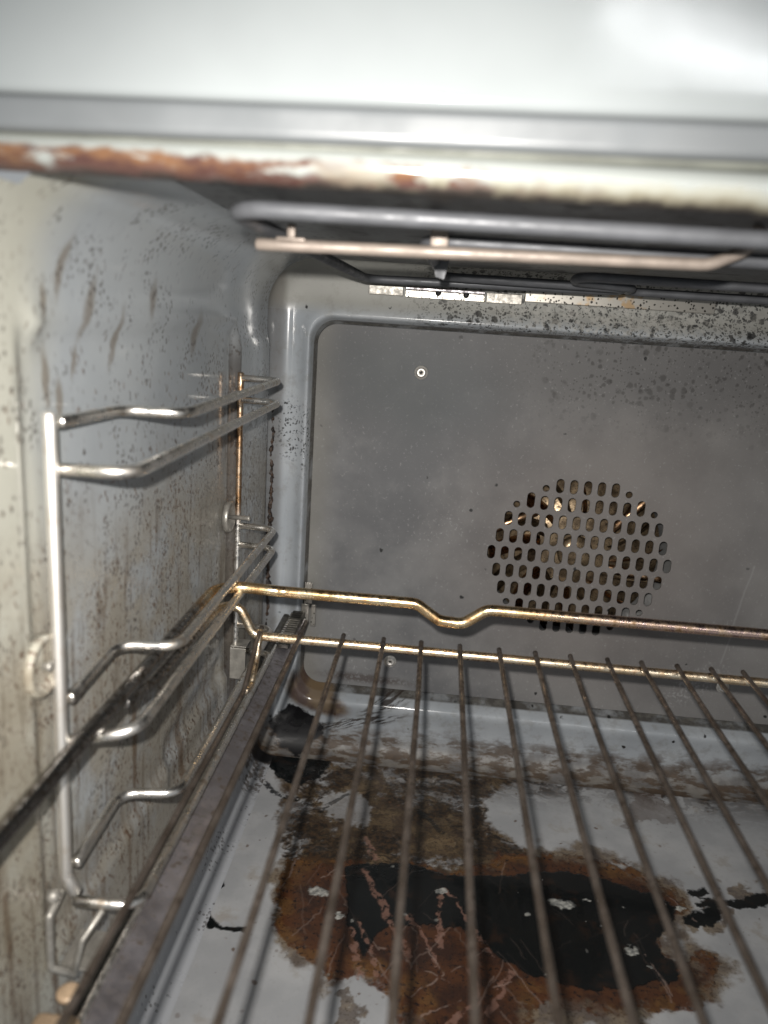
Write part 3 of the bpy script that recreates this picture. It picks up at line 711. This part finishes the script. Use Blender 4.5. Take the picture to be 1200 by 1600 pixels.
panel['label'] = 'dark grey fan cover panel with a round patch of slots'

def screw(p, face, parent, mat=M['satin']):
    bm = bmesh.new()
    lathe(bm, [(0, .0043), (-.0005, .0044), (-.0009, .0041), (-.0009, .0031), (-.0019, .0029), (-.0022, .0023), (-.0020, .0011), (-.0010, .0010), (-.0010, .0003)], p, 'Y', 24)
    o = link('screw', bm, mat, parent)
    bm = bmesh.new(); lathe(bm, [(-.0011, .0011), (-.00115, .0009), (-.00115, .0001)], p, 'Y', 6); link_child = link('screw_socket', bm, M['black'], oven); link_child.parent = None
    link_child.data.transform(Matrix.Translation(origin(oven))); setpar(link_child, parent)
    return o
for p in ((-.0120, .4964, -.0310), (-.0183, .4964, -.2310), (.2090, .4964, -.2270), (.2180, .4964, -.031)):
    screw(p, 0, panel)

# fan chamber behind the slots
bm = bmesh.new(); lathe(bm, [(.4995, .088), (.530, .088), (.5305, .05), (.5305, .001)], (FX, 0, FZ), 'Y', 48)
for f in [f for f in bm.faces if f.calc_center_median().y < .4996]: bm.faces.remove(f)
link('fan_chamber', bm, M['chamber'], oven)
fan = None
bm = bmesh.new(); lathe(bm, [(.512, .012), (.509, .011), (.508, .006), (.508, .001)], (FX, 0, FZ), 'Y', 24)
lathe(bm, [(.5265, .060), (.5255, .060), (.5255, .012), (.5255, .001)], (FX, 0, FZ), 'Y', 40)
fan = link('convection_fan', bm, M['fan'], oven)
for k in range(16):
    a = 2 * math.pi * k / 16 + .1; bm = bmesh.new(); rows_ = []
    for j in range(5):
        t = j / 4; r = .024 + .034 * t; aa = a + .35 * t
        e = Vector((math.cos(aa), 0, math.sin(aa))); tg = Vector((-math.sin(aa), 0, math.cos(aa)))
        c = Vector((FX, 0, FZ)) + e * r
        rows_.append([bm.verts.new(c + Vector((0, .5253, 0))), bm.verts.new(c + tg * .0015 + Vector((0, .516, 0))), bm.verts.new(c + tg * .006 + Vector((0, .508, 0)))])
    for A, B in zip(rows_, rows_[1:]):
        for q in range(2): bm.faces.new((A[q], A[q + 1], B[q + 1], B[q]))
    bmesh.ops.solidify(bm, geom=bm.faces[:], thickness=.0007)
    b_ = link('fan_blade', bm, M['copper'] if k % 2 else M['fan'], fan); b_.data.transform(Matrix.Translation(Vector((0, 0, 0))))
tube('ring_heater', [(FX + .071 * math.cos(a), .514, FZ + .071 * math.sin(a)) for a in [math.radians(50 + 7 * i) for i in range(48)]], .0033, M['copper'], oven, fr=.0001)
for (a, b) in (((FX - .066, .503, FZ + .010), (FX - .030, .506, FZ + .028)), ((FX + .018, .503, FZ - .006), (FX + .068, .503, FZ - .012)), ((FX + .02, .5035, FZ + .02), (FX + .045, .504, FZ + .047))):
    tube('heater_strap', [a, b], .0028, M['copper'], oven)

# front: lip, gasket, trim, fascia -------------------------------------------------
def bar(name, prof, mat, x0=-.24, x1=.44, tilt=0., n=60):
    bm = bmesh.new()
    prism(bm, prof, [(lambda p, x=x0 + (x1 - x0) * i / n: Vector((x, p[0], p[1] + tilt * x))) for i in range(n + 1)])
    return link(name, bm, mat, oven)
def rnd(y0, y1, z0, z1, r, n=6):
    out = []
    for cy, cz, a0 in ((y1 - r, z1 - r, 0), (y0 + r, z1 - r, 90), (y0 + r, z0 + r, 180), (y1 - r, z0 + r, 270)):
        for k in range(n + 1):
            a = math.radians(a0 + 90 * k / n); out.append((cy + r * math.cos(a), cz + r * math.sin(a)))
    res = []
    for k, p in enumerate(out):
        q = out[(k + 1) % len(out)]; res.append(p)
        if k % (n + 1) == n: res += [(p[0] + (q[0] - p[0]) * t, p[1] + (q[1] - p[1]) * t) for t in (.03, .97)]
    return res
bar('front_lip', [(.1705 + .0056 * math.cos(a), .0295 + .0039 * math.sin(a)) for a in [2 * math.pi * k / 28 for k in range(28)]], M['lip'])
bar('frame_top', rnd(.1745, .200, .0334, .060, .001), M['lip'])
bar('door_gasket', rnd(.1658, .1765, .0322, .0350, .0012), M['gasket'], tilt=.012)
bar('trim_strip', rnd(.1620, .1760, .0333, .0399, .0015), M['trim'], tilt=.012)
bm = bmesh.new(); prof = rnd(.1450, .1750, .0401, .150, .0020)
prism(bm, prof, [(lambda p, x=-.24 + .68 * i / 80: Vector((x, p[0] + .017 if p[0] < .16 else p[0], p[1] + .0115 * x))) for i in range(81)])
fas = link('fascia_panel', bm, M['fascia'], oven)
fas['label'] = 'pale glossy front panel above the oven opening'
# outer faces of the frame beside and below the opening
for lo, hi in (((-.24, .172, -.36), (XL - .0032, .1765, .0255)), ((XR + .0032, .172, -.36), (.44, .1765, .0255)), ((XL - .003, .172, -.36), (XR + .003, .1765, ZB - .0005))):
    box('front_frame', lo, hi, M['fascia'], oven, .0015)

# brackets at the top of the back wall
def plate(lo, hi, mat, holes=()):
    o = box('bracket_plate', lo, hi, mat, oven, .0004)
    for hx, hz in holes:
        bm = bmesh.new(); lathe(bm, [(lo[1] - .00015, .0019), (lo[1] + .0003, .0019)], (hx, 0, hz), 'Y', 16); h = link('bracket_hole', bm, M['black'], o)
    return o
plate((-.0473, .4835, .0146), (-.0262, .4855, .0202), M['bright'])
plate((-.0250, .4840, .0142), (.0232, .4855, .0185), M['plate'], ((-.005, .0178), (.0118, .0176)))
plate((-.0250, .4834, .0187), (.0232, .4855, .0203), M['rail'])
plate((.0240, .4835, .0140), (.0455, .4855, .0200), M['bright'])
plate((.0470, .4838, .0160), (.1590, .4855, .0240), M['plate'])
# slotted clip beside the fan panel
bm = bmesh.new()
bx(bm, (-.0788, .4838, -.1890), (-.0735, .4848, -.1740), .0004); bx(bm, (-.0738, .4838, -.2050), (-.0706, .4848, -.1895), .0004); bx(bm, (-.0805, .4838, -.2030), (-.0752, .4848, -.1895), .0004)
clip = link('rail_clip', bm, M['plate'], oven, False)

# grill element under the ceiling
ZE = .0242
elem = tube('grill_element', [(.26, .203, ZE + .0006), (-.0572, .203, ZE + .0006), (-.0440, .437, .0212), (.0905, .437, .0228), (.0905, .414, .0233), (-.003, .414, .0235), (-.008, .246, .0240), (.16, .246, .0240), (.16, .30, .0250)],
            .0022, M['element'], oven, fr={'d': .0105, 3: .0115, 4: .0115}, sub=.01)
elem['label'] = 'grey tubular grill element looped under the cavity ceiling'
tube('grill_element', [(.255, .436, .0232), (.094, .436, .0232), (.094, .4125, .0236), (.060, .39, .0240), (.060, .372, .0250), (.25, .372, .0250), (.25, .30, .0262)], 0.0022, M['element'], oven, fr=.010, sub=.01)
sup = tube('element_support', [(-.0568, .236, .0192), (.0740, .236, .0213), (.0845, .236, .0262), (.086, .236, .032)], .0018, M['support'], oven, fr=.012, sub=.008, wob=.02)
bm = bmesh.new()
for (x, y) in ((-.0468, .236),):
    bx(bm, (x - .0012, y - .0010, .0198), (x + .0012, y + .0010, .0255), .0004); bx(bm, (x - .0042, y - .0020, .0205), (x + .0044, y + .0016, .0216), .0004)
link('element_clip', bm, M['support'], sup)
bm = bmesh.new()
bx(bm, (-.0060, .2400, .0205), (-.0008, .2412, .0300), .0004); bx(bm, (-.0085, .2365, .0204), (.0016, .2412, .0212), .0003)
link('element_clip', bm, M['support'], sup)
bm = bmesh.new()
prism(bm, [(-.0062, .0315), (.0012, .0315), (-.0012, .0178), (-.0038, .0186)], [(lambda p, y=y: Vector((p[0] * 1.3, y, p[1] - .0008))) for y in (.318, .3192)])
link('element_clip', bm, M['element'], sup, False)

# threaded bosses that hold the wire support to the wall
def boss(y, z, R, st, cup, mat):
    bm = bmesh.new(); xw = XL
    lathe(bm, [(xw - .001, R), (xw + .0014, R), (xw + .0020, R * .93), (xw + .0018, R * .80), (xw + .0004, R * .68), (xw + .0004, R * .5)], (0, y, z), 'X', 28)
    o = link('wall_boss', bm, M['wall'] if cup else mat, oven)
    bm = bmesh.new(); lathe(bm, [(xw, .0012), (xw + st, .0012), (xw + st + .0006, .0016), (xw + st + .0014, .0014)], (0, y, z), 'X', 16); link('boss_screw', bm, mat, o)
    return o
boss(.1955, -.1025, .0092, .0018, True, M['bright'])
boss(.3930, -.1080, .0085, .0105, False, M['bright'])
# burnt crust on the seam between side wall and back wall
bm = bmesh.new()
rings = []; n_ = 150; w = .001; ox = oy = 0.
for i in range(n_):
    z = -.058 - .155 * i / (n_ - 1)
    w += random.uniform(-.00055, .00055) + (.0011 - w) * .15; w = min(.0021, max(.0003, w)); ox = ox * .8 + random.uniform(-.0004, .0004); oy = oy * .8 + random.uniform(-.0004, .0004)
    rings.append([bm.verts.new((-.1038 + ox + w * math.cos(2 * math.pi * k / 9) * random.uniform(.6, 1.25), .4830 + oy + w * 1.6 * math.sin(2 * math.pi * k / 9) * random.uniform(.6, 1.25), z + random.uniform(-.0004, .0004))) for k in range(9)])
for a, b in zip(rings, rings[1:]):
    for k in range(9): bm.faces.new((a[k], a[(k + 1) % 9], b[(k + 1) % 9], b[k]))
bm.faces.new(rings[0]); bm.faces.new(rings[-1])
crm = Mat('burnt_crust', .5); kk = crm.noise(260, 4, .65)
crm.base(crm.mix(crm.step(kk, .42, .58), (.010, .007, .006), (.06, .035, .022))); crm.bump(kk, .002, .8)
link('burnt_crust', bm, crm.m, oven)

# ================================================================ WIRE SUPPORT on the left wall
XU, XI = -.1040, -.0830
YU, YR = .2000, .4020
rack = thing('shelf_support', (XU, .30, -.205), 'chrome wire ladder of runner loops fixed to the left oven wall', 'shelf support')
tube('upright', [(XU, YU, -.0305), (XU, YU, -.090), (XU - .0003, YU, -.130), (XU - .0006, YU, -.1765), (XU + .0018, YU + .001, -.183)], .0019, M['satin'], rack, fr=.004, sub=.006, wob=.01)
tube('upright', [(XU, YR, -.0320), (XU, YR, -.1890)], .0016, M['chrome_rust'], rack, sub=.006, wob=.02)
def rung(zu, zi, y1, front_step, r=.0018, mat=M['chrome'], y2=YR - .0005):
    if front_step: P = [(XU + .001, YU + .0035, zu), (XU + .0002, y1 - .003, zi), (XI, y1, zi), (XI, y2 - .001, zi), (XU - .0005, y2 + .001, zi)]
    else: P = [(XU + .001, YU + .0022, zu), (XI, YU + .0045, zi), (XI, y2 - .001, zi), (XU - .0005, y2 + .001, zi)]
    return tube('runner', P, r, mat, rack, fr=.0075, sub=.008, wob=.006)
rung(-.0330, -.0345, .2500, True); rung(-.0460, -.0460, 0, False)
rung(-.1165, -.1150, .2430, True); rung(-.1300, -.1260, 0, False)
rung(-.1745, -.1735, .2430, True); rung(-.1875, -.1890, 0, False)
# end brackets at the foot of the two uprights
def foot(y, mat, sx=1.):
    bm = bmesh.new(); x0 = XU - .0018; t = .0008
    bx(bm, (x0, y - .0055, -.2045), (x0 + .0090, y - .0055 + t, -.1855), .0003)
    bx(bm, (x0, y - .0045, -.1855), (x0 + .0090, y + .0060, -.1855 + t), .0003)
    bx(bm, (x0, y - .0045, -.2045), (x0 + .0090, y + .0060, -.2045 + t), .0003)
    bx(bm, (x0 + .0082, y - .0044, -.2035), (x0 + .0090, y + .006, -.1987), .0003)
    return link('foot_bracket', bm, mat, rack, False)
foot(YR, M['bright'])
P = [(XU - .0015, YU - .0015, -.1810), (XU - .0020, YU - .0085, -.1845), (XU - .0020, YU - .009, -.203), (XU + .004, YU - .006, -.2075)]
b_ = tube('foot_bracket', P, .0013, M['bright'], rack, fr=.0012)
tube('foot_bracket', [(XU + .010, YU + .002, -.190), (XU + .006, YU - .004, -.1965), (XU + .004, YU - .006, -.2075)], .0011, M['bright'], rack, fr=.001)
bm = bmesh.new(); bx(bm, (XU - .0022, YU - .004, -.2085), (XU + .014, YU + .012, -.2075), .0003); link('foot_plate', bm, M['bright'], rack, False)
bm = bmesh.new(); lathe(bm, [(0, .0001), (.0005, .0018), (.0022, .0024), (.0038, .0016), (.0042, .0002)], (XU - .004, YU - .0055, -.1795), 'X', 18); link('foot_stud', bm, M['bright'], rack)

# ================================================================ TELESCOPIC RAIL
rail = thing('telescopic_rail', (-.079, .33, -.202), 'flat grey steel sliding rail hung beside the lowest runners at the left wall', 'oven rail')
bm = bmesh.new(); y0, y1 = .150, .478
prism(bm, [(-.0845, -.1960), (-.0764, -.1985), (-.0762, -.2005), (-.0845, -.1980)], [(lambda p, y=y0 + (y1 - y0) * i / 30: Vector((p[0], y, p[1]))) for i in range(31)])
link('slide_channel', bm, M['rail'], rail, False)
bm = bmesh.new(); prism(bm, rnd(-.0902, -.0862, -.2020, -.1930, .0012, 3), [(lambda p, y=y: Vector((p[0], y, p[1]))) for y in (.165, .25, .35, .472)])
link('slide_track', bm, M['rail_dark'], rail, False)
tube('rail_edge', [(-.0853, .158, -.1950), (-.0853, .474, -.1950)], .0013, M['chrome_rust'], rail, sub=.006, wob=.03)
tube('rail_edge', [(-.0753, .152, -.1990), (-.0753, .476, -.1990)], .0016, M['wire'], rail, sub=.006, wob=.02)
tr = bmesh.new()
for k in range(15):
    y = .425 + k * .0036; bx(tr, (-.0860, y, -.1962), (-.0775, y + .0017, -.1935), .0003)
link('track_ridges', tr, M['rail_dark'], rail, False)
box('track_end', (-.0856, .466, -.1985), (-.0772, .4815, -.1935), M['rail_dark'], rail, .001)
bm = bmesh.new(); bx(bm, (-.0965, .1400, -.1985), (-.0835, .1660, -.1905), .0022, 3); link('front_stop', bm, M['cap'], rail)
bm = bmesh.new(); lathe(bm, [(0, .0035), (.0012, .0033), (.0016, .0024), (.0016, .0003)], (0, 0, 0), 'Y', 20)
bm.transform(Matrix.Translation((-.0905, .172, -.1915)) @ Matrix.Rotation(math.radians(90), 4, 'X')); link('front_rivet', bm, M['cap'], rail)

# ================================================================ WIRE SHELF
K = 1.0455; YB = .3290; ZF = -.1238; ZC = -.1467; ZW = -.1446; XF = -.0935; XF2 = .2975
shelf = thing('wire_shelf', (.102, .16, -.155), 'heat-browned wire oven shelf with long parallel bars pulled part way out', 'oven shelf')
dip = [(-.0020, YB, ZF), (.0085, YB, ZF - .0072), (.0195, YB, ZF - .0078), (.0300, YB, ZF)]
fr = tube('frame', [(XF, -.03, ZF + .0016), (XF, YB, ZF + .0008)] + [(XF + .028, YB, ZF)] + dip + [(.174, YB, ZF), (.1845, YB, ZF - .0078), (.195, YB, ZF - .0072), (.206, YB, ZF), (XF2, YB, ZF), (XF2, -.03, ZF)],
          .0026, M['gold'], shelf, fr={'d': .008, 1: .016, 11: .016}, sub=.004, wob=.012)
fr['label'] = 'thick gold-brown outer rod with a dip in its rear run'
# rear crossbar, bent down from the side rods
cb = tube('crossbar', [(-.0934, YB - .108, -.1262), (-.0928, YB - .085, -.1305), (-.0927, YB - .006, -.1328), (-.0890, YB, -.1330), (-.0832, YB, -.1334), (-.0765, YB, ZC), (-.060, YB, ZC), (.102, YB, ZC), (.279, YB, ZC), (.289, YB, ZF - .009), (XF2 - .003, YB, ZF - .008), (XF2 - .002, YB - .05, ZF - .005)],
     .00215, M['crossbar'], shelf, fr=.0065, sub=.005, wob=.01)
tube('crossbar', [(XF, .004, ZF), (-.0840, .004, ZC), (.288, .004, ZC), (XF2, .004, ZF)], .0021, M['crossbar'], shelf, fr=.006, sub=.006)
wx = [-.0733, -.0543, -.0349, -.0161, .0018, .0194, .0376, .0537, .0696, .0865, .1021, .1176, .1328, .1471, .1625, .1780, .1935, .2090, .2245, .2400, .2555, .2710]
for i, x in enumerate(wx):
    h = random.uniform(-.0004, .0004)
    zt_ = ZC + .0030
    zw = -.1600 if i == 0 else ZW
    P = [(x + h, YB + .0022, zt_ + .0004), (x + h, YB - .003, zt_), (x, YB - (.030 if i == 0 else .045), zw + .0002), (x - .0004 + h, .16, zw + random.uniform(-.0004, .0004)), (x - .0006, 0, zw)]
    tube('shelf_wire', P, .00112, M['wire'], shelf, fr=.012, seg=10, sub=.005, wob=.05)
# upright stop pin welded at the rear of the first bar
tube('stop_pin', [(-.0733, YB - .001, ZC + .0035), (-.0732, YB - .006, ZC - .006), (-.0730, YB - .0180, ZC - .0165), (-.0735, YB - .026, ZC - .0150)], .0015, M['crossbar'], shelf, fr=.004, sub=.003, wob=.06)
